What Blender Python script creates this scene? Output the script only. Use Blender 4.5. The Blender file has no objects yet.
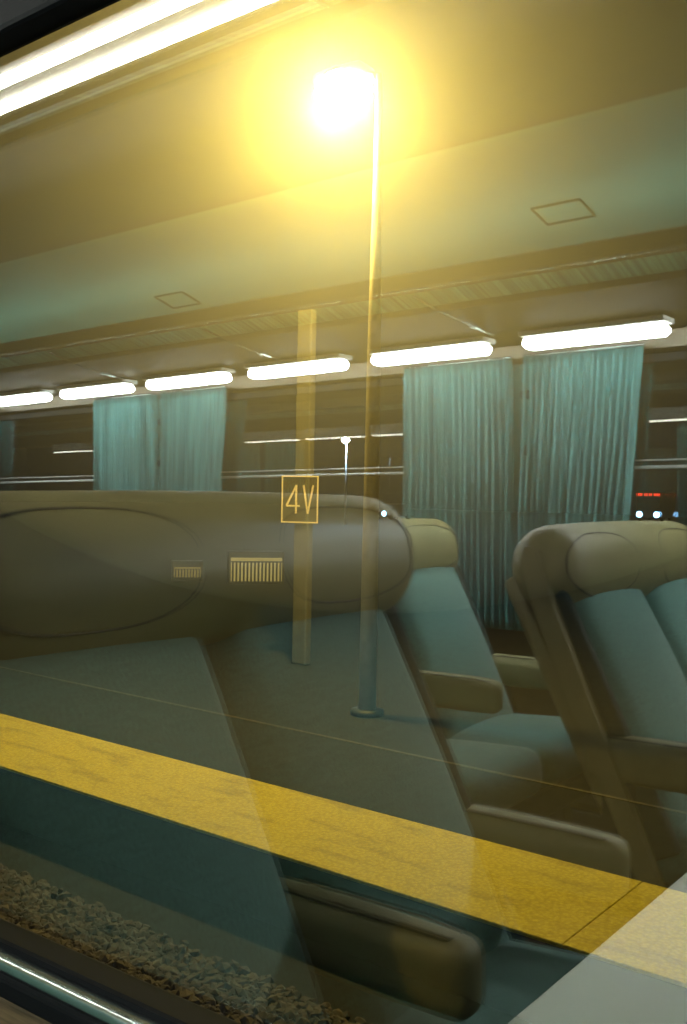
import bpy, bmesh, math, random
from mathutils import Matrix, Vector
random.seed(7)
SC = bpy.context.scene
COL = SC.collection
PI = math.pi

# ------------------------------------------------------------------ camera, world, exposure
CAM = Vector((0.0, -0.45, 1.2))
cd = bpy.data.cameras.new('camera')
cd.sensor_fit = 'HORIZONTAL'; cd.sensor_width = 24.0; cd.lens = 1000.0 / 687.0 * 24.0
cd.clip_start = 0.01; cd.clip_end = 400
cam = bpy.data.objects.new('camera', cd); COL.objects.link(cam)
cam.location = CAM
cam.rotation_euler = (math.radians(90 - 0.4), 0, math.atan(0.779))
SC.camera = cam

w = bpy.data.worlds.new('night_sky'); SC.world = w; w.use_nodes = True
w.node_tree.nodes['Background'].inputs[0].default_value = (0.010, 0.016, 0.022, 1)
w.node_tree.nodes['Background'].inputs[1].default_value = 0.25

SC.view_settings.view_transform = 'Standard'
SC.view_settings.look = 'None'
SC.view_settings.gamma = 1.0
SC.view_settings.use_curve_mapping = False
SC.view_settings.exposure = 0.0
cy = SC.cycles
cy.use_denoising = True
cy.max_bounces = 14; cy.diffuse_bounces = 4; cy.glossy_bounces = 7
cy.transparent_max_bounces = 24; cy.volume_bounces = 0; cy.transmission_bounces = 4
cy.caustics_reflective = False; cy.caustics_refractive = False
cy.sample_clamp_indirect = 12.0

BAR_FAR = 100.0          # emission of the strip lights on the curtain side seen opposite
BAR_NEAR = 66.0         # dimmer tubes on the near side
LAMP_W = 1350.0         # watts of the platform lamp
LAMP_COL = (1.0, 0.67, 0.10)
GLOW_DENSITY = 0.05
REFL = 0.15             # mirror share of each face of the panes

# ------------------------------------------------------------------ materials
def nodes(name):
    m = bpy.data.materials.new(name); m.use_nodes = True
    nt = m.node_tree
    return m, nt, nt.nodes['Principled BSDF']

def mat(name, col, rough=0.6, metal=0.0, noise=0.0, scale=20.0, bump=0.0, bscale=200.0, stretch=None, emis=None, es=0.0, sheen=0.0, detail=4.0):
    m, nt, b = nodes(name)
    b.inputs['Base Color'].default_value = (*col, 1)
    b.inputs['Roughness'].default_value = rough
    b.inputs['Metallic'].default_value = metal
    if sheen:
        b.inputs['Sheen Weight'].default_value = sheen
    if emis:
        b.inputs['Emission Color'].default_value = (*emis, 1)
        b.inputs['Emission Strength'].default_value = es
    tc = nt.nodes.new('ShaderNodeTexCoord')
    src = tc.outputs['Object']
    if stretch:
        mp = nt.nodes.new('ShaderNodeMapping'); mp.inputs['Scale'].default_value = stretch
        nt.links.new(src, mp.inputs['Vector']); src = mp.outputs['Vector']
    if noise:
        n = nt.nodes.new('ShaderNodeTexNoise'); n.inputs['Scale'].default_value = scale; n.inputs['Detail'].default_value = detail
        nt.links.new(src, n.inputs['Vector'])
        r = nt.nodes.new('ShaderNodeValToRGB')
        r.color_ramp.elements[0].position = 0.3; r.color_ramp.elements[1].position = 0.7
        r.color_ramp.elements[0].color = (*[c * (1 - noise) for c in col], 1)
        r.color_ramp.elements[1].color = (*[min(1, c * (1 + noise)) for c in col], 1)
        nt.links.new(n.outputs['Fac'], r.inputs['Fac']); nt.links.new(r.outputs['Color'], b.inputs['Base Color'])
    if bump:
        n2 = nt.nodes.new('ShaderNodeTexNoise'); n2.inputs['Scale'].default_value = bscale; n2.inputs['Detail'].default_value = 3
        nt.links.new(src, n2.inputs['Vector'])
        bp = nt.nodes.new('ShaderNodeBump'); bp.inputs['Strength'].default_value = bump; bp.inputs['Distance'].default_value = 0.002
        nt.links.new(n2.outputs['Fac'], bp.inputs['Height']); nt.links.new(bp.outputs['Normal'], b.inputs['Normal'])
    return m

def emit(name, col, s):
    m = bpy.data.materials.new(name); m.use_nodes = True; nt = m.node_tree; nt.nodes.clear()
    o = nt.nodes.new('ShaderNodeOutputMaterial'); e = nt.nodes.new('ShaderNodeEmission')
    e.inputs[0].default_value = (*col, 1); e.inputs[1].default_value = s
    nt.links.new(e.outputs[0], o.inputs[0])
    return m

def glassmat(name, refl, tint):
    m = bpy.data.materials.new(name); m.use_nodes = True; nt = m.node_tree; nt.nodes.clear()
    o = nt.nodes.new('ShaderNodeOutputMaterial'); mx = nt.nodes.new('ShaderNodeMixShader')
    t = nt.nodes.new('ShaderNodeBsdfTransparent'); g = nt.nodes.new('ShaderNodeBsdfGlossy')
    t.inputs[0].default_value = (*tint, 1); g.inputs['Roughness'].default_value = 0.0
    g.inputs[0].default_value = (1, 1, 1, 1)
    mx.inputs[0].default_value = refl
    nt.links.new(t.outputs[0], mx.inputs[1]); nt.links.new(g.outputs[0], mx.inputs[2]); nt.links.new(mx.outputs[0], o.inputs[0])
    return m

M = {}
M['leather'] = mat('tan_leatherette', (0.26, 0.23, 0.10), 0.42, noise=0.12, scale=9, bump=0.35, bscale=260)
M['seam'] = mat('dark_stitching', (0.06, 0.05, 0.03), 0.7)
M['fabric'] = mat('teal_seat_fabric', (0.095, 0.205, 0.175), 0.95, noise=0.25, scale=160, bump=0.5, bscale=420, sheen=0.3)
M['fabric_shade'] = mat('painted_shade_fabric', (0.025, 0.045, 0.04), 0.95, noise=0.2, scale=120, bump=0.4, bscale=380)  # dark colour standing in for shade beside the cushions
M['shell'] = mat('olive_brown_shell', (0.27, 0.23, 0.11), 0.5, noise=0.1, scale=14)
M['seat_base'] = mat('black_seat_base', (0.02, 0.02, 0.018), 0.6, noise=0.2)
M['arm'] = mat('olive_armrest_leatherette', (0.26, 0.24, 0.12), 0.5, noise=0.12, scale=12, bump=0.3, bscale=240)
M['wall'] = mat('brown_wall_laminate', (0.075, 0.055, 0.025), 0.55, noise=0.15, scale=6)
M['pillar'] = mat('teal_pillar_trim', (0.12, 0.30, 0.27), 0.6, noise=0.1)
M['ceil'] = mat('shade_toned_ceiling_panel', (0.15, 0.115, 0.03), 0.6, noise=0.12, scale=3)  # dark colour puts the dimmer light of the ceiling centre into the panel
M['cove'] = mat('lit_toned_cove_panel', (0.33, 0.47, 0.40), 0.55, noise=0.08, scale=3)  # paler colour makes the far cove look more strongly lit
M['carpet'] = mat('dark_brown_carpet', (0.07, 0.05, 0.025), 0.95, noise=0.35, scale=90, bump=0.4)
M['rack'] = mat('olive_rack_metal', (0.13, 0.10, 0.045), 0.38, noise=0.14, scale=5, metal=0.3)
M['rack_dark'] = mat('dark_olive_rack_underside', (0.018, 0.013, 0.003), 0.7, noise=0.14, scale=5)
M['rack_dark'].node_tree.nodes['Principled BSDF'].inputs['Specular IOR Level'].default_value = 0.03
M['painted_reflection'] = mat('painted_curtain_reflection', (0.26, 0.62, 0.60), 0.3, noise=0.55, scale=22, stretch=(3, .05, .05))  # teal streaks painted to imitate curtains reflected in the rack
M['chrome'] = mat('brushed_chrome', (0.62, 0.72, 0.70), 0.25, metal=1.0)
M['rail'] = mat('bright_satin_rail', (0.9, 0.95, 0.92), 0.35, metal=0.6)
M['gasket'] = mat('black_rubber_gasket', (0.006, 0.007, 0.008), 0.7)
M['navy'] = mat('blue_grey_upper_panel', (0.010, 0.016, 0.026), 0.7, noise=0.2, scale=40)
M['navy'].node_tree.nodes['Principled BSDF'].inputs['Specular IOR Level'].default_value = 0.03
M['gasket'].node_tree.nodes['Principled BSDF'].inputs['Specular IOR Level'].default_value = 0.05
M['sill'] = mat('brown_streaked_sill', (0.12, 0.08, 0.04), 0.5, noise=0.55, scale=30, stretch=(0.6, 9, 9))
M['table'] = mat('pale_grey_laminate', (0.78, 0.86, 0.80), 0.34, noise=0.05, scale=5)
M['table_edge'] = mat('grey_table_edging', (0.32, 0.36, 0.34), 0.5)
M['housing'] = mat('white_lamp_housing', (0.6, 0.6, 0.56), 0.4)
M['bar_far'] = emit('bright_tube_light', (0.92, 1.0, 0.97), BAR_FAR)
M['bar_near'] = emit('dim_tube_light', (1.0, 0.97, 0.82), BAR_NEAR)
M['pane'] = glassmat('window_glass', REFL, (0.97, 1.0, 0.98))
M['asphalt'] = mat('dark_platform_asphalt', (0.012, 0.011, 0.009), 0.9, noise=0.3, scale=6, bump=0.5, bscale=60)
M['edge_stone'] = mat('platform_edge_concrete', (0.006, 0.006, 0.006), 0.9, noise=0.25, scale=8)
M['track_bed'] = mat('dark_track_bed', (0.004, 0.005, 0.007), 0.95, noise=0.3, scale=8)
M['stone'] = mat('brown_grey_ballast', (0.07, 0.06, 0.05), 0.9, noise=0.5, scale=9)
M['white_line'] = mat('worn_white_line_paint', (0.07, 0.06, 0.035), 0.8, noise=0.4, scale=20)
M['post'] = mat('galvanised_post', (0.55, 0.50, 0.40), 0.5, noise=0.12, scale=10)
M['sign_post'] = mat('dull_sign_post_paint', (0.12, 0.11, 0.07), 0.6, noise=0.2, scale=6)
M['sign_plate'] = mat('olive_sign_plate', (0.07, 0.055, 0.02), 0.6)
M['sign_ink'] = mat('glowing_cream_sign_paint', (0.9, 0.75, 0.45), 0.6, emis=(1.0, 0.68, 0.26), es=0.10)  # weak glow added to the paint, the sign is no lamp
M['lamp_body'] = mat('grey_lamp_housing', (0.3, 0.3, 0.3), 0.5, metal=0.5)
M['lamp_glow'] = emit('sodium_lamp_bowl', (1.0, 0.80, 0.42), 220.0)
M['star_glow'] = emit('cold_street_lamp_bowl', (0.62, 0.82, 1.0), 260.0)
M['head_glow'] = emit('headlight_beam', (0.25, 0.55, 1.0), 22.0)
M['red_led'] = emit('red_led_text', (1.0, 0.05, 0.015), 3.0)
M['kiosk_glow'] = emit('lit_kiosk_window', (1.0, 0.72, 0.2), 0.42)
M['kiosk_dim'] = emit('dim_kiosk_window', (1.0, 0.68, 0.16), 0.22)
M['dark_body'] = mat('dark_painted_body', (0.02, 0.022, 0.025), 0.5)
M['tyre'] = mat('black_tyre', (0.01, 0.01, 0.01), 0.9)
M['bus_glass'] = mat('dark_bus_glass', (0.015, 0.018, 0.022), 0.1)

# curtain cloth
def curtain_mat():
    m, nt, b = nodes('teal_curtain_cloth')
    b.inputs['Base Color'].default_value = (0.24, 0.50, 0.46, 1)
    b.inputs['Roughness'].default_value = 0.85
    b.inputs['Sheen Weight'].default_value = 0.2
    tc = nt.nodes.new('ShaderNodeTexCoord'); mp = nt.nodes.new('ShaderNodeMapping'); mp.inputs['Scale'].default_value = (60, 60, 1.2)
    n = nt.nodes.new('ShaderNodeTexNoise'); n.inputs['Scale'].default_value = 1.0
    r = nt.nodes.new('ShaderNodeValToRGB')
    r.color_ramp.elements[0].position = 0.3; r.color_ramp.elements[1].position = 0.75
    r.color_ramp.elements[0].color = (0.035, 0.19, 0.185, 1); r.color_ramp.elements[1].color = (0.32, 0.74, 0.74, 1)  # colour streaks stand in for shaded valleys and lit ridges of the pleats
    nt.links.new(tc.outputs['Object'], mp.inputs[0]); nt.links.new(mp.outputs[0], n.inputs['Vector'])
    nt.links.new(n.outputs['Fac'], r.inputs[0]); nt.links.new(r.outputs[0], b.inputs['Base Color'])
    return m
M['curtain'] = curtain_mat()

# yellow tactile paint: woven relief, cross joints, scuffs
def strip_mat():
    m, nt, b = nodes('yellow_tactile_paving')
    b.inputs['Roughness'].default_value = 0.75
    N = nt.nodes.new; L = nt.links.new
    tc = N('ShaderNodeTexCoord')
    n = N('ShaderNodeTexNoise'); n.inputs['Scale'].default_value = 2.2; n.inputs['Detail'].default_value = 6
    mp = N('ShaderNodeMapping'); mp.inputs['Scale'].default_value = (0.8, 3.0, 1)
    L(tc.outputs['Object'], mp.inputs[0]); L(mp.outputs[0], n.inputs['Vector'])
    r = N('ShaderNodeValToRGB')
    e = r.color_ramp.elements
    e[0].position = 0.33; e[0].color = (0.42, 0.35, 0.04, 1)
    e[1].position = 0.47; e[1].color = (0.58, 0.49, 0.045, 1)
    L(n.outputs['Fac'], r.inputs[0])
    v = N('ShaderNodeTexVoronoi'); v.inputs['Scale'].default_value = 48
    L(tc.outputs['Object'], v.inputs['Vector'])
    r2 = N('ShaderNodeValToRGB'); r2.color_ramp.elements[0].position = 0.0; r2.color_ramp.elements[0].color = (1.1, 1.1, 1.1, 1)
    r2.color_ramp.elements[1].position = 0.75; r2.color_ramp.elements[1].color = (0.78, 0.76, 0.72, 1)
    L(v.outputs['Distance'], r2.inputs[0])
    mx = N('ShaderNodeMix'); mx.data_type = 'RGBA'; mx.blend_type = 'MULTIPLY'; mx.inputs[0].default_value = 1
    L(r.outputs[0], mx.inputs[6]); L(r2.outputs[0], mx.inputs[7]); L(mx.outputs[2], b.inputs['Base Color'])
    bp = N('ShaderNodeBump'); bp.inputs['Strength'].default_value = 0.5; bp.inputs['Distance'].default_value = 0.006; bp.invert = True
    L(v.outputs['Distance'], bp.inputs['Height']); L(bp.outputs[0], b.inputs['Normal'])
    return m
M['strip'] = strip_mat()

# ------------------------------------------------------------------ mesh helpers
def link(name, bm, m, parent=None, smooth=False, loc=None):
    me = bpy.data.meshes.new(name)
    bmesh.ops.recalc_face_normals(bm, faces=bm.faces)
    bm.to_mesh(me); bm.free()
    if smooth:
        for p in me.polygons: p.use_smooth = True
    me.materials.append(m)
    o = bpy.data.objects.new(name, me); COL.objects.link(o)
    if parent: o.parent = parent
    if loc is not None: o.location = loc
    return o

def thing(name, label, cat, loc=(0, 0, 0), rz=0.0, group=None):
    o = bpy.data.objects.new(name, None); COL.objects.link(o)
    o.empty_display_size = 0.1
    o.location = loc; o.rotation_euler = (0, 0, rz)
    return tag(o, label, cat, group)

def tag(o, label, cat, group=None):
    o['label'] = label; o['category'] = cat
    if group: o['group'] = group
    return o

def struct(o):
    o['kind'] = 'structure'; return o

def copy_tree(o, parent=None):
    c = o.copy(); COL.objects.link(c)
    if parent: c.parent = parent
    for ch in list(o.children): copy_tree(ch, c)
    return c

def box(bm, x0, x1, y0, y1, z0, z1, bev=0.0, seg=2, mtx=None):
    T = Matrix.Translation(((x0 + x1) / 2, (y0 + y1) / 2, (z0 + z1) / 2)) @ Matrix.Diagonal((abs(x1 - x0), abs(y1 - y0), abs(z1 - z0), 1))
    if mtx: T = mtx @ T
    r = bmesh.ops.create_cube(bm, size=1, matrix=T)
    if bev:
        es = list({e for v in r['verts'] for e in v.link_edges})
        bmesh.ops.bevel(bm, geom=es, offset=bev, segments=seg, affect='EDGES', profile=0.5)
    return bm

def nbm(): return bmesh.new()

def tube(bm, pts, r, seg=10, caps=True):
    pts = [Vector(p) for p in pts]; n = len(pts)
    rs = r if isinstance(r, (list, tuple)) else [r] * n
    rings = []; ref = None
    for i, p in enumerate(pts):
        t = (pts[min(i + 1, n - 1)] - pts[max(i - 1, 0)]).normalized()
        if ref is None:
            ref = Vector((0, 0, 1)) if abs(t.z) < 0.9 else Vector((1, 0, 0))
        a = t.cross(ref).normalized(); b = t.cross(a).normalized(); ref = -(t.cross(a)) if False else ref
        rings.append([bm.verts.new(p + (a * math.cos(2 * PI * k / seg) + b * math.sin(2 * PI * k / seg)) * rs[i]) for k in range(seg)])
    for i in range(n - 1):
        for k in range(seg):
            bm.faces.new((rings[i][k], rings[i][(k + 1) % seg], rings[i + 1][(k + 1) % seg], rings[i + 1][k]))
    if caps:
        bm.faces.new(rings[0]); bm.faces.new(rings[-1])
    return bm

def samples(h, r, nc, nm):
    out = []
    for i in range(nc + 1): out.append(-h + r * (1 - math.cos(PI / 2 * i / nc)) * 1.0 if r > 0 else -h)
    mid = [(-h + r) + (2 * (h - r)) * i / nm for i in range(1, nm)]
    out += mid
    for i in range(nc, -1, -1): out.append(h - r * (1 - math.cos(PI / 2 * i / nc)))
    res = []
    for v in out:
        if not res or v - res[-1] > 1e-6: res.append(v)
    return res

def pad(bm, sx, sy, sz, r, puff=(0, 0, 0), mtx=None, nc=5, nm=8, fn=None):
    """rounded upholstered block: a rounded box whose faces swell outwards"""
    hx, hy, hz = sx / 2, sy / 2, sz / 2
    r = min(r, hx * .999, hy * .999, hz * .999)
    S = [samples(h, r, nc, nm) for h in (hx, hy, hz)]
    H = (hx, hy, hz); cache = {}
    def vert(p):
        k = tuple(round(c, 6) for c in p)
        if k in cache: return cache[k]
        q = [max(-(H[i] - r), min(H[i] - r, p[i])) for i in range(3)]
        d = Vector([p[i] - q[i] for i in range(3)])
        if d.length > 1e-9: d = d.normalized() * r
        P = Vector(q) + d
        u = [P[i] / H[i] for i in range(3)]
        for i in range(3):
            j, l = [a for a in range(3) if a != i]
            P[i] += puff[i] * u[i] * max(0, 1 - u[j] ** 2) * max(0, 1 - u[l] ** 2)
        if fn: P = fn(P)
        if mtx: P = mtx @ P
        v = bm.verts.new(P); cache[k] = v; return v
    for ax in range(3):
        j, l = [a for a in range(3) if a != ax]
        for s in (-1, 1):
            for a in range(len(S[j]) - 1):
                for b in range(len(S[l]) - 1):
                    quad = []
                    for (ia, ib) in ((a, b), (a + 1, b), (a + 1, b + 1), (a, b + 1)):
                        p = [0, 0, 0]; p[ax] = s * H[ax]; p[j] = S[j][ia]; p[l] = S[l][ib]
                        quad.append(vert(p))
                    if len(set(quad)) == 4:
                        try: bm.faces.new(quad)
                        except ValueError: pass
    return bm

# ------------------------------------------------------------------ carriage shell
W = 2.85
X0, X1 = -9.0, 2.2
PILLARS = [-7.55, -5.60, -3.65, -1.70, 0.25]
bm = nbm(); box(bm, X0, X1, -W - .1, .08, -.10, 0.0)
struct(link('floor', bm, M['carpet']))
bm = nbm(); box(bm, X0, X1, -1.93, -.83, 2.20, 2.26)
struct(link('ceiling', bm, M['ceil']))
# curved coves between ceiling and walls
def cove(y0, y1):
    bm = nbm(); n = 12; ring = []
    for t in (0, 0.04):
        for i in range(n + 1):
            a = i / n * PI / 2
            y = y0 + (y1 - y0) * math.sin(a) ; z = 1.93 + (2.20 - 1.93) * math.cos(a) + t
            ring.append((y, z))
    pts = ring[:n + 1] + ring[n + 1:][::-1]
    A = [bm.verts.new((X0, y, z)) for y, z in pts]; B = [bm.verts.new((X1, y, z)) for y, z in pts]
    m = len(pts)
    for i in range(m):
        bm.faces.new((A[i], A[(i + 1) % m], B[(i + 1) % m], B[i]))
    bm.faces.new(A); bm.faces.new(B)
    return bm
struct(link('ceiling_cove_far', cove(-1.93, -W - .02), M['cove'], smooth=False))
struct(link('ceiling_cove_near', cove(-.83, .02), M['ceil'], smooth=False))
# far wall : lower panel, head and pillars
bm = nbm()
box(bm, X0, X1, -W - .1, -W, 0, .73); box(bm, X0, X1, -W - .1, -W, 1.73, 2.05)
xs = [X0] + [v for p in PILLARS for v in (p - .25, p + .25)] + [X1]
for i in range(0, len(PILLARS)):
    box(bm, PILLARS[i] - .25, PILLARS[i] + .25, -W - .1, -W, .73, 1.73)
struct(link('wall_far', bm, M['wall']))
# near wall: the window the camera looks through runs -1.45..0
bm = nbm()
box(bm, X0, X1, 0, .03, 0, .852); box(bm, X0, X1, 0, .03, 1.57, 2.05)
for p in PILLARS: box(bm, p - .25, p + .25, 0.0, .03, .84, 1.57)
struct(link('wall_near', bm, M['navy']))
bm = nbm(); box(bm, X0 - .06, X0, -W - .1, .08, 0, 2.26); struct(link('wall_end', bm, M['wall']))
bm = nbm(); box(bm, X1, X1 + .06, -W - .1, .08, 0, 2.26); struct(link('wall_rear', bm, M['wall']))

# windows: frame with pane
wn = 0
def window(x0, x1, y, z0, z1, near):
    global wn; wn += 1
    s = 1 if near else -1           # outwards
    bm = nbm()
    g = .028
    yi = y - s * .012; yo = y + s * .016
    for (a, b, c, d) in ((x0, x1, z0, z0 + .02), (x0, x1, z1 - g, z1), (x0, x0 + g, z0 + .02, z1 - g), (x1 - g, x1, z0 + .02, z1 - g)):
        box(bm, a, b, min(yi, yo), max(yi, yo), c, d, .004)
    f = struct(link('window_%d' % wn, bm, M['gasket']))
    bm = nbm(); box(bm, x0 + .01, x1 - .01, y + s * .010 - .0025, y + s * .010 + .0025, z0 + .005, z1 - .01)
    link('pane', bm, M['pane'], f)
    if near:
        bm = nbm(); box(bm, x0, x1, y - .022, y + .002, z0 + .002, z0 + .014, .004, 3); link('chrome_bead', bm, M['chrome'], f, True)
        bm = nbm(); box(bm, x0, x1, y - .026, y + .0, z0 - .012, z0 + .004, .003, 2); link('bead_seal', bm, M['gasket'], f)
        bm = nbm(); box(bm, x0, x1, y - .022, y - .001, z0 - .05, z0 - .012, .004, 3); link('window_sill', bm, M['sill'], f)
    else:
        bm = nbm(); tube(bm, [(x0 + .01, y + .010, 1.352), (x1 - .01, y + .010, 1.352)], .003, 10); tube(bm, [(x0 + .01, y + .012, 1.328), (x1 - .01, y + .012, 1.328)], .006, 12)
        link('rail', bm, M['rail'], f, True)
        bm = nbm(); box(bm, x0, x1, y - .01, y + .01, z0 - .03, z0 + .002, .006, 2); link('window_sill', bm, M['wall'], f)
edges = PILLARS
for i in range(len(edges) - 1):
    window(edges[i] + .25, edges[i + 1] - .25, -W, .76, 1.71, False)
    window(edges[i] + .25, edges[i + 1] - .25, 0.0, .848, 1.586, True)
bm = nbm(); box(bm, .5, X1, -W - .1, -W, .73, 1.73); struct(link('trim_1', bm, M['wall']))
bm = nbm(); box(bm, .5, X1, 0, .03, .84, 1.57); struct(link('trim_2', bm, M['navy']))
bm = nbm(); box(bm, X0, -7.80, -W - .1, -W, .73, 1.73); struct(link('trim_3', bm, M['wall']))
bm = nbm(); box(bm, X0, -7.80, 0, .03, .84, 1.57); struct(link('trim_4', bm, M['navy']))
# pillar facings with studs
for i, p in enumerate(PILLARS):
    bm = nbm(); box(bm, p - .09, p + .09, -W, -W + .012, .76, 1.72, .008, 2)
    f = struct(link('trim_%d' % (5 + i), bm, M['pillar']))
    for z in (1.60, 1.40):
        bm = nbm(); tube(bm, [(p - .01, -W + .01, z), (p - .01, -W + .055, z), (p - .01, -W + .064, z)], [.02, .02, .012], 14)
        link('stud', bm, M['gasket'], f, True)
bm = nbm(); box(bm, X0, X1, -W, -W + .03, 0, .12, .006); struct(link('baseboard_far', bm, M['seat_base']))
bm = nbm(); box(bm, X0, X1, -.03, 0, 0, .12, .006); struct(link('baseboard_near', bm, M['seat_base']))
# heater casing along the wall below the curtains
bm = nbm(); box(bm, X0, X1, -W + .002, -W + .03, .14, .62, .01, 2)
tag(link('heater_casing', bm, M['wall']), 'brown heater casing along the wall below the far curtains', 'heater')

# ------------------------------------------------------------------ luggage racks
def rack(s, yw, label, dark):
    # s=+1: rack grows towards +y from the far wall ; s=-1 the other side
    r = thing('luggage_rack', label, 'luggage rack', ((X0 + X1) / 2, yw, 1.77), 0)
    h = (X1 - X0) / 2 - .02
    def prism(pts):
        bm = nbm()
        A = [bm.verts.new((-h, s * y, z)) for y, z in pts]; B = [bm.verts.new((h, s * y, z)) for y, z in pts]
        n = len(pts)
        for i in range(n): bm.faces.new((A[i], A[(i + 1) % n], B[(i + 1) % n], B[i]))
        bm.faces.new(A); bm.faces.new(B)
        return bm
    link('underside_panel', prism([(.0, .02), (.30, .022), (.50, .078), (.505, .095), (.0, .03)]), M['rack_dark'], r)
    link('shelf_panel', prism([(.50, .092), (.515, .088), (.61, .120), (.605, .130), (.50, .125)]), M['painted_reflection'], r)
    link('front_rail', prism([(.60, .122), (.635, .112), (.65, .13), (.65, .172), (.63, .182), (.60, .18)]), M['rack'], r)
    link('lower_lip', prism([(.495, .076), (.515, .070), (.522, .088), (.505, .1)]), M['seat_base'], r)
    link('chrome_edge', prism([(.645, .118), (.654, .118), (.654, .124), (.645, .124)]), M['chrome'], r)
    for p in PILLARS + [p + .975 for p in PILLARS[:-1]]:
        x = p - (X0 + X1) / 2 - .03
        bm = nbm(); tube(bm, [(x + .01, s * .27, .018), (x, s * .40, .034), (x - .06, s * .50, .072), (x - .10, s * .60, .112)], .0045, 8)
        link('bracket', bm, M['chrome'], r, True)
        bm = nbm(); box(bm, x - .012, x + .012, min(s * .36, s * .39), max(s * .36, s * .39), .027, .04, .003)
        link('clip', bm, M['chrome'], r)
    return r
rack(1, -W, 'olive metal luggage rack above the far curtains with a curtain reflection painted on its shelf strip', False)
rack(-1, 0.0, 'olive luggage rack above the camera side windows', True)

# ceiling hatch marks
for (x, y, a, lab) in ((-3.33, -2.60, .18, 'thin outlined hatch in the green cove, left of the lamp glare'), (-1.42, -2.50, .17, 'thin outlined hatch in the green cove, right of the lamp glare')):
    s = (-1.93 - y) / (W - 1.91)
    z = 1.93 + .27 * math.sqrt(max(0, 1 - s * s)) - .006
    bm = nbm()
    for (x0, x1, y0, y1) in ((-a / 2, a / 2, -.06, -.0575), (-a / 2, a / 2, .0575, .06), (-a / 2, -a / 2 + .003, -.06, .06), (a / 2 - .003, a / 2, -.06, .06)):
        box(bm, x0, x1, y0, y1, -.004, .006)
    o = link('ceiling_hatch', bm, M['rack']); o.location = (x, y, z); o.rotation_euler = (math.atan2(.27 * s, math.sqrt(max(.01, 1 - s * s)) * (W - 1.91)) , 0, 0)
    tag(o, lab, 'hatch')

# ------------------------------------------------------------------ strip lights
def strip_light(name_mat, label, group):
    r = thing('strip_light', label, 'light', (0, 0, 0), 0, group)
    near = name_mat == 'bar_near'
    bm = nbm(); box(bm, -.28 if near else -.25, .28 if near else .25, -.045, .045, .012, .084 if near else .03, .004, 2); link('housing', bm, M['housing'], r)
    if near:
        for y in (-.024, .022):
            bm = nbm(); box(bm, -.27, .27, y - .0030, y + .0030, .004, .012, .002, 1); link('diffuser', bm, M[name_mat], r)
    else:
        bm = nbm(); box(bm, -.245, .245, -.036, .036, -.028, .012, .014, 1); link('diffuser', bm, M[name_mat], r, True)
    return r
far0 = strip_light('bar_far', 'x', 'strip lights under the far luggage rack')
near0 = strip_light('bar_near', 'x', 'strip lights under the camera side luggage rack')
far_lab = {1: 'white strip light above the right curtain, right of the pillar', 2: 'white strip light above the broad curtain beside the lamp post',
           3: 'white strip light over the dark window just left of the lamp post', 4: 'white strip light above the leftmost pair of curtains, right one',
           5: 'white strip light above the leftmost pair of curtains, left one', 6: 'white strip light at the left edge of the picture'}
for k in range(-4, 12):
    f = far0 if k == -4 else copy_tree(far0)
    f.location = (-.725 - .635 * k, -W + .25, 1.755)
    f['label'] = far_lab.get(k, 'white strip light under the far rack, outside the view')
for k in range(-4, 12):
    f = near0 if k == -4 else copy_tree(near0)
    f.location = (-.90 - .635 * k, -.25, 1.70)
    f['label'] = 'pale strip light blurred at the top left corner' if k == 0 else 'dim strip light under the camera side rack, outside the view'

up = thing('cove_fill', 'long unseen tube added to brighten the green cove above the far luggage rack', 'light', ((X0 + X1) / 2, -W + .40, 1.90))  # unseen fill light, added only to brighten the far cove
bm = nbm(); box(bm, -5.4, 5.4, -.03, .03, 0, .012, .002, 1); link('housing', bm, M['housing'], up)
bm = nbm(); box(bm, -5.3, 5.3, -.02, .02, .012, .024, .004, 1); link('diffuser', bm, emit('cove_fill_glow', (.55, 1.0, .88), 10.0), up)

# ------------------------------------------------------------------ curtains
def curtain(xt0, xt1, xb0, xb1, y, label, seed, n=17, zt=1.735, zb=.742, amp=.024):
    rnd = random.Random(seed)
    if y < -1: xt0 -= .03; xt1 -= .03; xb0 -= .03; xb1 -= .03
    cols = n * 8; rows = 26
    ph = [rnd.uniform(-.5, .5) for _ in range(n + 2)]
    am = [rnd.uniform(.55, 1.2) for _ in range(n + 2)]
    bm = nbm(); g = []
    for j in range(rows + 1):
        t = j / rows; z = zt + (zb - zt) * t
        a0 = xt0 + (xb0 - xt0) * t; a1 = xt1 + (xb1 - xt1) * t
        row = []
        for i in range(cols + 1):
            u = i / cols; q = u * n; k = int(min(n - 1, q)); f = q - k
            am_ = am[k] * (1 - f) + am[k + 1] * f
            ph_ = ph[k] * (1 - f) + ph[k + 1] * f
            wv = math.sin(2 * PI * (q + .22 * ph_ + .10 * math.sin(t * 3 + ph_ * 6)))
            d = amp * am_ * (0.65 + .5 * t) * (wv - .25 * math.cos(4 * PI * q))
            x = a0 + (a1 - a0) * u + .006 * math.sin(5 * t + ph_ * 5)
            zz = z + (.004 * wv if j == rows else 0)
            row.append(bm.verts.new((x, y + d, zz)))
        g.append(row)
    for j in range(rows):
        for i in range(cols):
            bm.faces.new((g[j][i], g[j][i + 1], g[j + 1][i + 1], g[j + 1][i]))
    geom = bmesh.ops.solidify(bm, geom=bm.faces[:], thickness=.0022)
    cx = (xt0 + xt1) / 2
    r = thing('curtain', label, 'curtain', (cx, y, zt), 0, None)
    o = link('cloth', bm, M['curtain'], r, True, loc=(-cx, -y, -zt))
    bm = nbm(); tube(bm, [(xt0 - cx, 0, .004), (xt1 - cx, 0, .004)], .006, 8); link('heading_rod', bm, M['chrome'], r, True)
    return r
CY = -W + .056
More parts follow.
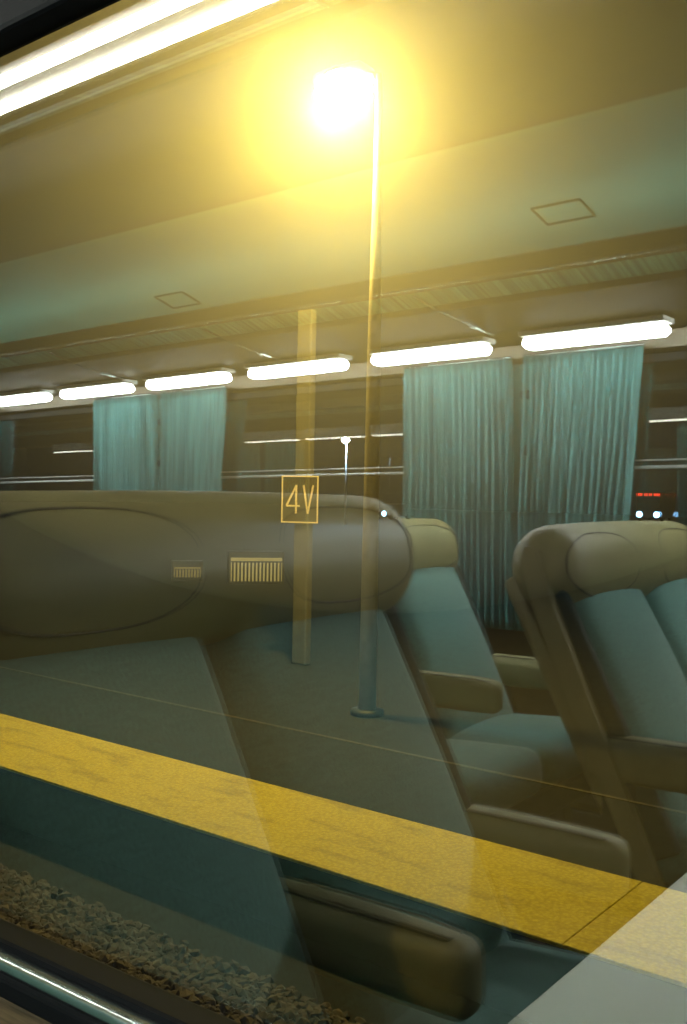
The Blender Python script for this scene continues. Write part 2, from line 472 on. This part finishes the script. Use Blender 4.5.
curtain(-2.205, -1.735, -2.215, -1.71, CY, 'teal pleated curtain in the middle, hanging straight beside the pillar studs', 3)
curtain(-1.685, -1.235, -1.70, -1.335, CY, 'teal pleated curtain above the right seat, its free edge slanting inward', 5)
curtain(-4.12, -3.665, -4.12, -3.66, CY, 'teal pleated curtain at left, the straight one nearer the picture edge', 9)
curtain(-3.62, -3.19, -3.62, -3.27, CY, 'teal pleated curtain at left, the right of the pair with slanting pleats', 11)
curtain(-5.55, -5.02, -5.55, -5.08, CY, 'teal curtain sliver at the very left edge of the picture', 13)
curtain(-6.1, -5.63, -6.1, -5.63, CY, 'teal curtain beyond the left edge on the far side', 14)
curtain(-2.15, -1.72, -2.15, -1.72, -.085, 'teal curtain on the camera side beyond the first seat, left of its pillar', 21, n=12)
curtain(-1.68, -1.26, -1.68, -1.32, -.085, 'teal curtain on the camera side right of its pillar', 22, n=12)
curtain(-6.05, -5.62, -6.05, -5.62, -.085, 'small distant teal curtain on the camera side, left half', 23, n=12)
curtain(-5.58, -5.15, -5.58, -5.20, -.085, 'small distant teal curtain on the camera side, right half', 24, n=12)

# ------------------------------------------------------------------ double seat
BETA = math.atan2(.44, .9)
RB = Matrix.Rotation(-BETA, 4, 'Y')
def on_roll(sx, sy, sz, r, yy, zz):
    """front surface x of a rounded box at (yy,zz)"""
    hx, hy, hz = sx / 2, sy / 2, sz / 2
    dy = max(0, abs(yy) - (hy - r)); dz = max(0, abs(zz) - (hz - r))
    d2 = dy * dy + dz * dz
    return hx - r + math.sqrt(max(0, r * r - d2))
def double_seat(label, hz_off=0.0):
    r = thing('double_seat', label, 'train seat', (0, 0, 0), 0, None)
    # headrest roll across both seats
    HS = (.20, 1.00, .225, .097)
    HM = Matrix.Translation((-.145, 0, 1.08 + hz_off)) @ Matrix.Rotation(-.18, 4, 'Y')
    bm = nbm(); pad(bm, HS[0], HS[1], HS[2], HS[3], (.006, .0, .008), HM, nc=7, nm=14)
    hr = link('headrest', bm, M['leather'], r, True)
    for c in (-.25, .29):
        pts = []
        for k in range(33):
            a = 2 * PI * k / 32
            yy = c + .185 * math.copysign(abs(math.cos(a)) ** .75, math.cos(a)); zz = .082 * math.copysign(abs(math.sin(a)) ** .8, math.sin(a))
            pts.append(HM @ Vector((on_roll(*HS, yy, zz) + .0035, yy, zz)))
        bm = nbm(); tube(bm, pts, .0022, 6, False); link('seam', bm, M['seam'], hr, True)
    for c in (-.235, .235):
        # back cushion, front face crowned
        def crown(P):
            return P
        BM = Matrix.Translation((.012, c, .70)) @ RB
        bm = nbm(); pad(bm, .11, .43, .70, .045, (.042, .006, 0), BM, nc=4, nm=12)
        link('backrest', bm, M['fabric'], r, True)
        SM = Matrix.Translation((.27, c, .40)) @ Matrix.Rotation(-.07, 4, 'Y')
        bm = nbm(); pad(bm, .52, .45, .14, .05, (.01, .004, .022), SM, nc=4, nm=10)
        link('seat_cushion', bm, M['fabric'], r, True)
    # dark moulded shell behind and between the cushions
    bm = nbm(); pad(bm, .05, .965, .80, .022, (0, 0, 0), Matrix.Translation((-.055, 0, .66)) @ RB, nc=3, nm=4)
    link('back_shell', bm, M['shell'], r, True)
    for c in (-.466, .466):  # dark strips added where the cushion sides only fall into shade
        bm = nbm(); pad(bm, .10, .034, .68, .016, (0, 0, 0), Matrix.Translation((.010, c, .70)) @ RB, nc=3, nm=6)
        link('shade_strip', bm, M['fabric_shade'], r, True)
    # side frames
    for s in (-1, 1):
        pts = [(-.17, 1.10), (-.135, 1.09), (-.092, .955), (-.002, .745), (.07, .58), (.13, .44), (.19, .30), (.13, .28), (.075, .44), (.012, .58), (-.06, .745), (-.15, .955), (-.185, 1.06)]
        bm = nbm(); y0, y1 = s * .482, s * .510
        A = [bm.verts.new((x, y0, z)) for x, z in pts]; B = [bm.verts.new((x, y1, z)) for x, z in pts]; n = len(pts)
        for i in range(n): bm.faces.new((A[i], A[(i + 1) % n], B[(i + 1) % n], B[i]))
        fa = bm.faces.new(A); fb = bm.faces.new(B)
        bmesh.ops.bevel(bm, geom=list(fa.edges) + list(fb.edges), offset=.008, segments=3, affect='EDGES')
        link('side_frame', bm, M['shell'], r)
    for c in (-.472, 0, .472):
        bm = nbm(); pad(bm, .40, .062, .10, .026, (.0, .004, .006), Matrix.Translation((.17, c, .610)), nc=4, nm=8)
        a = link('armrest', bm, M['arm'], r, True)
        pts = [(.02, c - .022, .657), (.28, c - .022, .659), (.335, c - .018, .656), (.350, c, .654), (.335, c + .018, .656), (.28, c + .022, .659), (.02, c + .022, .657)]
        bm = nbm(); tube(bm, [(p[0], p[1], p[2] + .0035) for p in pts], .0018, 6); link('seam', bm, M['seam'], a, True)
        bm = nbm(); box(bm, .02, .10, c - .02, c + .02, .30, .58, .008, 2); link('armrest_bracket', bm, M['seat_base'], a)
    bm = nbm(); box(bm, .02, .50, -.50, .50, .25, .335, .02, 3); link('seat_pan', bm, M['seat_base'], r)
    bm = nbm()
    for c in (-.36, .36):
        box(bm, .10, .42, c - .03, c + .03, .0, .26, .01, 2)
    box(bm, .14, .38, -.33, .33, .10, .14, .01, 2)
    link('pedestal', bm, M['seat_base'], r)
    return r
s1 = double_seat('double seat nearest at left with one long tan headrest roll, mostly filling the lower left')
s1.location = (-.995, -.605, 0)
def seat_at(x, y, label, dz=0):
    s = copy_tree(s1); s.location = (x, y, 0); s['label'] = label
    return s
s3 = seat_at(-.98, -2.235, 'double seat at the right edge with a brown side frame and tan headrest')
s2 = seat_at(-1.865, -2.235, 'double seat beyond, between the big headrest and the middle curtain')
for s, dz in ((s1, .022), (s3, -.045), (s2, -.045)):
    for ch in s.children:
        if ch.name.startswith('headrest'): ch.location.z = dz; ch.location.y = -.035 if s is s1 else 0

# ------------------------------------------------------------------ table
t = thing('table', 'pale grey laminate table fixed below the window at lower right', 'table', (-.12, -.5, 0))
bm = nbm(); box(bm, -.312, .35, -.60, .42, .715, .74, .006, 3); link('tabletop', bm, M['table'], t, False)
bm = nbm(); box(bm, -.300, .34, -.59, .41, .700, .715, .003, 2); link('edging', bm, M['table_edge'], t)
bm = nbm(); box(bm, -.02, .06, -.05, .05, .03, .70, .015, 3); link('pedestal', bm, M['chrome'], t)
bm = nbm(); box(bm, -.15, .19, -.15, .15, 0, .03, .01, 3); link('foot_plate', bm, M['seat_base'], t)

# ------------------------------------------------------------------ OUTSIDE: station, on ground with a slight gradient along the track
ROUT = Matrix.Translation(CAM) @ Matrix.Rotation(math.radians(1.34), 4, 'Y') @ Matrix.Translation(-CAM)
def out(o):
    o.matrix_world = ROUT @ o.matrix_basis.copy()
    return o
PZ = -.65
bm = nbm(); box(bm, -22, 6, 3.40, 16, PZ - .75, PZ - .004)
struct(out(link('platform_ground', bm, M['asphalt'])))
bm = nbm(); box(bm, -22, 6, .25, 3.335, PZ - .95, PZ - .37)
struct(out(link('track_ground', bm, M['track_bed'])))
bm = nbm(); box(bm, -130, 20, 16, 130, PZ - .95, PZ - .75)
struct(out(link('street_ground', bm, M['asphalt'])))
bm = nbm(); box(bm, -22, 6, 3.335, 3.40, PZ - .80, PZ - .004, .01)
struct(out(link('platform_face', bm, M['edge_stone'])))
# tactile strip, laid as slabs in one object, with open joints
bm = nbm(); x = -19.3 + -1.664
while x < 4:
    box(bm, x, x + 2.398, 0, .87, 0, .018, .003, 1); x += 2.40
o = link('tactile_strip', bm, M['strip']); o.location = (0, 3.333, PZ - .014); out(o)
tag(o, 'broad yellow tactile paving strip along the platform edge', 'platform strip')
bm = nbm(); box(bm, -20, 5, 0, .035, 0, .004)
o = link('platform_line', bm, M['white_line']); o.location = (0, 5.38, PZ - .004); out(o)
tag(o, 'thin pale line painted on the platform behind the yellow strip', 'painted line')
# ballast stones
rnd = random.Random(4)
ib = nbm(); bmesh.ops.create_icosphere(ib, subdivisions=1, radius=1)
ib.verts.ensure_lookup_table(); IV = [v.co.copy() for v in ib.verts]; IF = [[v.index for v in f.verts] for f in ib.faces]; ib.free()
V, FC = [], []
for _ in range(6500):
    yy = rnd.uniform(2.33, 2.84) + rnd.uniform(-.04, .04); xx = rnd.uniform(-8.2, -1.4); q = rnd.uniform(.018, .040)
    mt = Matrix.Translation((xx, yy, PZ - .365 + rnd.uniform(0, .02))) @ Matrix.Rotation(rnd.uniform(0, 6), 4, Vector((rnd.random(), rnd.random(), rnd.random() + .01)).normalized()) @ Matrix.Diagonal((q * rnd.uniform(.8, 1.5), q, q * rnd.uniform(.6, 1), 1))
    n0 = len(V)
    V += [mt @ (v * rnd.uniform(.8, 1.15)) for v in IV]; FC += [[n0 + i for i in f] for f in IF]
me = bpy.data.meshes.new('track_ballast'); me.from_pydata(V, [], FC); me.materials.append(M['stone'])
o = bpy.data.objects.new('track_ballast', me); COL.objects.link(o); out(o); tag(o, 'brown grey ballast stones beside the platform wall', 'ballast'); o['kind'] = 'stuff'

# platform lamp
LP = Vector((-4.89, 6.2, PZ)); HEADZ = 4.56
lamp = thing('platform_lamp', 'tall platform lamp post with a glaring yellow lamp at its top', 'lamp post', LP)
hz = HEADZ - PZ
bm = nbm(); tube(bm, [(0, 0, 0), (0, 0, 1.3), (.0, 0, 3.0), (0, 0, 3.4), (0, 0, hz + .05)], [.075, .068, .056, .05, .026], 16); link('pole', bm, M['post'], lamp, True)
bm = nbm(); tube(bm, [(0, 0, 0), (0, 0, .04), (0, 0, .05)], [.14, .14, .09], 20); link('base_plate', bm, M['dark_body'], lamp, True)
bm = nbm(); tube(bm, [(0, 0, hz - .05), (-.06, 0, hz + .06), (-.2, 0, hz + .10), (-.30, 0, hz + .10)], .024, 10); link('arm', bm, M['post'], lamp, True)
bm = nbm(); pad(bm, .52, .26, .12, .055, (0, 0, .02), Matrix.Translation((-.37, 0, hz + .11))); hd = link('lamp_head', bm, M['lamp_body'], lamp, True)
bm = nbm(); bmesh.ops.create_uvsphere(bm, u_segments=20, v_segments=12, radius=1, matrix=Matrix.Translation((-.37, 0, hz + .0)) @ Matrix.Diagonal((.27, .20, .17, 1))); link('bowl', bm, M['lamp_glow'], hd, True)
pl = bpy.data.lights.new('lamp_bulb', 'POINT'); pl.energy = LAMP_W; pl.color = LAMP_COL; pl.shadow_soft_size = .05
plo = bpy.data.objects.new('lamp_bulb', pl); COL.objects.link(plo); plo.parent = lamp; plo.location = (-.37, -.1, hz - .18)
out(lamp)

# 4V sign on its post
sg = thing('track_sign', 'square framed 4V sign on a broad plain post', 'sign', (-6.84, 7.65, PZ))
bm = nbm(); box(bm, -.085, .085, -.04, .04, 0, 3.24, .015, 2); link('post', bm, M['sign_post'], sg)
u = Vector((.789, .614)).normalized()
sg.scale = (1.157, 1.157, 1.157)
zc = (1.10 - PZ) / 1.157
sm = Matrix.Translation((0, -.055, zc)) @ Matrix.Rotation(math.atan2(.614, .789) * .6, 4, 'Z')
bm = nbm(); box(bm, -.17, .17, -.006, .006, -.215, .215, .004, 1, sm); pz = link('sign_plate', bm, M['sign_plate'], sg)
bm = nbm()
for (a, b, c, d) in ((-.175, .175, -.215, -.203), (-.175, .175, .203, .215), (-.175, -.163, -.203, .203), (.163, .175, -.203, .203)):
    box(bm, a, b, -.014, -.004, c, d, 0, 1, sm)
link('sign_border', bm, M['sign_ink'], pz)
def stroke(bm, p, q, wd):
    p = Vector(p); q = Vector(q); d = q - p; L = d.length
    m = sm @ Matrix.Translation(((p.x + q.x) / 2, -.010, (p.y + q.y) / 2)) @ Matrix.Rotation(-math.atan2(d.y, d.x), 4, 'Y')
    box(bm, -L / 2 - wd * .3, L / 2 + wd * .3, -.004, .004, -wd / 2, wd / 2, 0, 1, m)
bm = nbm()
stroke(bm, (-.035, .125), (-.125, -.055), .016); stroke(bm, (-.125, -.060), (-.005, -.060), .016); stroke(bm, (-.035, .125), (-.035, -.125), .016)
stroke(bm, (.035, .125), (.078, -.125), .016); stroke(bm, (.125, .125), (.078, -.125), .016)
link('sign_lettering', bm, M['sign_ink'], pz)
out(sg)

# low barred kiosk windows, lit
def kiosk(x, y, wd, ht, zb, n, m, label, n2):
    k = thing(n2, label, 'window display', (x, y, PZ), math.atan2(.75, .65))
    bm = nbm(); box(bm, -wd / 2 - .05, wd / 2 + .05, 0, .3, 0, zb + ht + .12, .02, 2); link('cabinet_body', bm, M['dark_body'], k)
    bm = nbm(); box(bm, -wd / 2, wd / 2, -.02, .01, zb, zb + ht, 0); link('lit_panel', bm, M[m], k)
    bm = nbm()
    for i in range(n):
        xx = -wd / 2 + wd * (i + .5) / n
        box(bm, xx - wd / n * .24, xx + wd / n * .24, -.045, -.03, zb, zb + ht * .82)
    box(bm, -wd / 2, wd / 2, -.045, -.03, zb + ht * .80, zb + ht * .86)
    link('bars', bm, M['dark_body'], k)
    out(k); return k
kiosk(-13.3, 13.9, 1.0, .46, .05, 14, 'kiosk_glow', 'low lit display case with dark vertical bars, the larger one left of the sign post', 'display_case')
kiosk(-14.55, 13.25, .52, .20, .08, 9, 'kiosk_dim', 'small dim lit display case with dark vertical bars, left of the larger one', 'display_case')

# bus far away on the street
SZ = PZ - .75
bus = thing('bus', 'distant bus with a red destination display and blue white headlights', 'bus', (-38.5, 100, SZ), .2)
bm = nbm(); box(bm, -1.25, 1.25, 0, 10, .3, 3.1, .12, 3); link('body', bm, M['dark_body'], bus)
bm = nbm(); box(bm, -1.1, 1.1, -.03, .02, 1.1, 2.45, .01); link('windscreen', bm, M['bus_glass'], bus)
bm = nbm(); box(bm, -1.22, 1.22, -.04, .02, 2.55, 2.98, .01); dp = link('destination_display', bm, M['dark_body'], bus)
bm = nbm(); xx = -1.45
cells = [1, 3, 2, 2, 0, 3, 2, 1, 3, 2, 0, 2, 3, 2, 3]
xx = -1.18
for c in cells:
    if c:
        box(bm, xx, xx + .035, -.06, -.045, 2.62, 2.90)
        if c > 1: box(bm, xx, xx + .10, -.06, -.045, 2.86, 2.90); box(bm, xx + .07, xx + .10, -.06, -.045, 2.64, 2.88)
        if c > 2: box(bm, xx, xx + .10, -.06, -.045, 2.73, 2.77)
    xx += .158
link('led_text', bm, M['red_led'], dp)
for s in (-1, 1):
    bm = nbm(); tube(bm, [(s * .86, .02, .72), (s * .86, -.04, .72), (s * .86, -.06, .72)], [.30, .30, .22], 16); link('headlight', bm, M['head_glow'], bus, True)
    for yy in (2, 7.5):
        bm = nbm(); tube(bm, [(s * .95, yy, .45), (s * 1.22, yy, .45)], .45, 20); link('wheel', bm, M['tyre'], bus, True)
out(bus)
car = thing('car', 'distant car showing two small blue white headlights above the big headrest', 'car', (-54.5, 75, SZ), -.05)
bm = nbm()
prof = [(0, .3), (-.02, .7), (.9, .95), (1.6, 1.42), (3.2, 1.45), (3.9, 1.0), (4.3, .9), (4.3, .3)]
A = [bm.verts.new((-.85, y, z)) for y, z in prof]; B = [bm.verts.new((.85, y, z)) for y, z in prof]
for i in range(len(prof)): bm.faces.new((A[i], A[(i + 1) % len(prof)], B[(i + 1) % len(prof)], B[i]))
bm.faces.new(A); bm.faces.new(B); link('body', bm, M['dark_body'], car)
for s in (-1, 1):
    bm = nbm(); tube(bm, [(s * .55, .02, .66 - s * .12), (s * .55, -.05, .66 - s * .12)], .24, 14); link('headlight', bm, M['head_glow'], car, True)
    for yy in (.8, 3.4):
        bm = nbm(); tube(bm, [(s * .65, yy, .3), (s * .86, yy, .3)], .3, 18); link('wheel', bm, M['tyre'], car, True)
out(car)
st = thing('street_lamp', 'distant street lamp with a bluish white star of light', 'street lamp', (-46.9, 60, SZ))
bm = nbm(); tube(bm, [(0, 0, 0), (0, 0, 6.4)], [.09, .05], 12); link('pole', bm, M['lamp_body'], st, True)
bm = nbm(); pad(bm, .5, .3, .12, .05, (0, 0, 0), Matrix.Translation((0, -.1, 6.62))); h2 = link('lamp_head', bm, M['lamp_body'], st, True)
bm = nbm(); bmesh.ops.create_uvsphere(bm, u_segments=16, v_segments=10, radius=1, matrix=Matrix.Translation((0, -.12, 6.46)) @ Matrix.Diagonal((.32, .3, .22, 1))); link('bowl', bm, M['star_glow'], h2, True)
sl = bpy.data.lights.new('cold_bulb', 'POINT'); sl.energy = 3000; sl.color = (.45, .7, 1); sl.shadow_soft_size = .1
slo = bpy.data.objects.new('cold_bulb', sl); COL.objects.link(slo); slo.parent = st; slo.location = (0, -.2, 6.15)
out(st)

# ------------------------------------------------------------------ haze volume added and shaped for the glow around the platform lamp
m = bpy.data.materials.new('lamp_glow_haze'); m.use_nodes = True; nt = m.node_tree; nt.nodes.clear()
o_ = nt.nodes.new('ShaderNodeOutputMaterial'); vs = nt.nodes.new('ShaderNodeVolumeScatter')
vs.inputs['Color'].default_value = (1, .97, .9, 1); vs.inputs['Density'].default_value = GLOW_DENSITY; vs.inputs['Anisotropy'].default_value = .58
nt.links.new(vs.outputs[0], o_.inputs['Volume'])
bm = nbm(); bmesh.ops.create_icosphere(bm, subdivisions=4, radius=1, matrix=Matrix.Translation((LP.x - .45, LP.y + .3, HEADZ - .8)) @ Matrix.Diagonal((5.2, 4.3, 3.6, 1)))
hz_ = link('glow_haze', bm, m); out(hz_); hz_['kind'] = 'stuff'
tag(hz_, 'thin haze volume added to give the platform lamp its glow', 'haze')
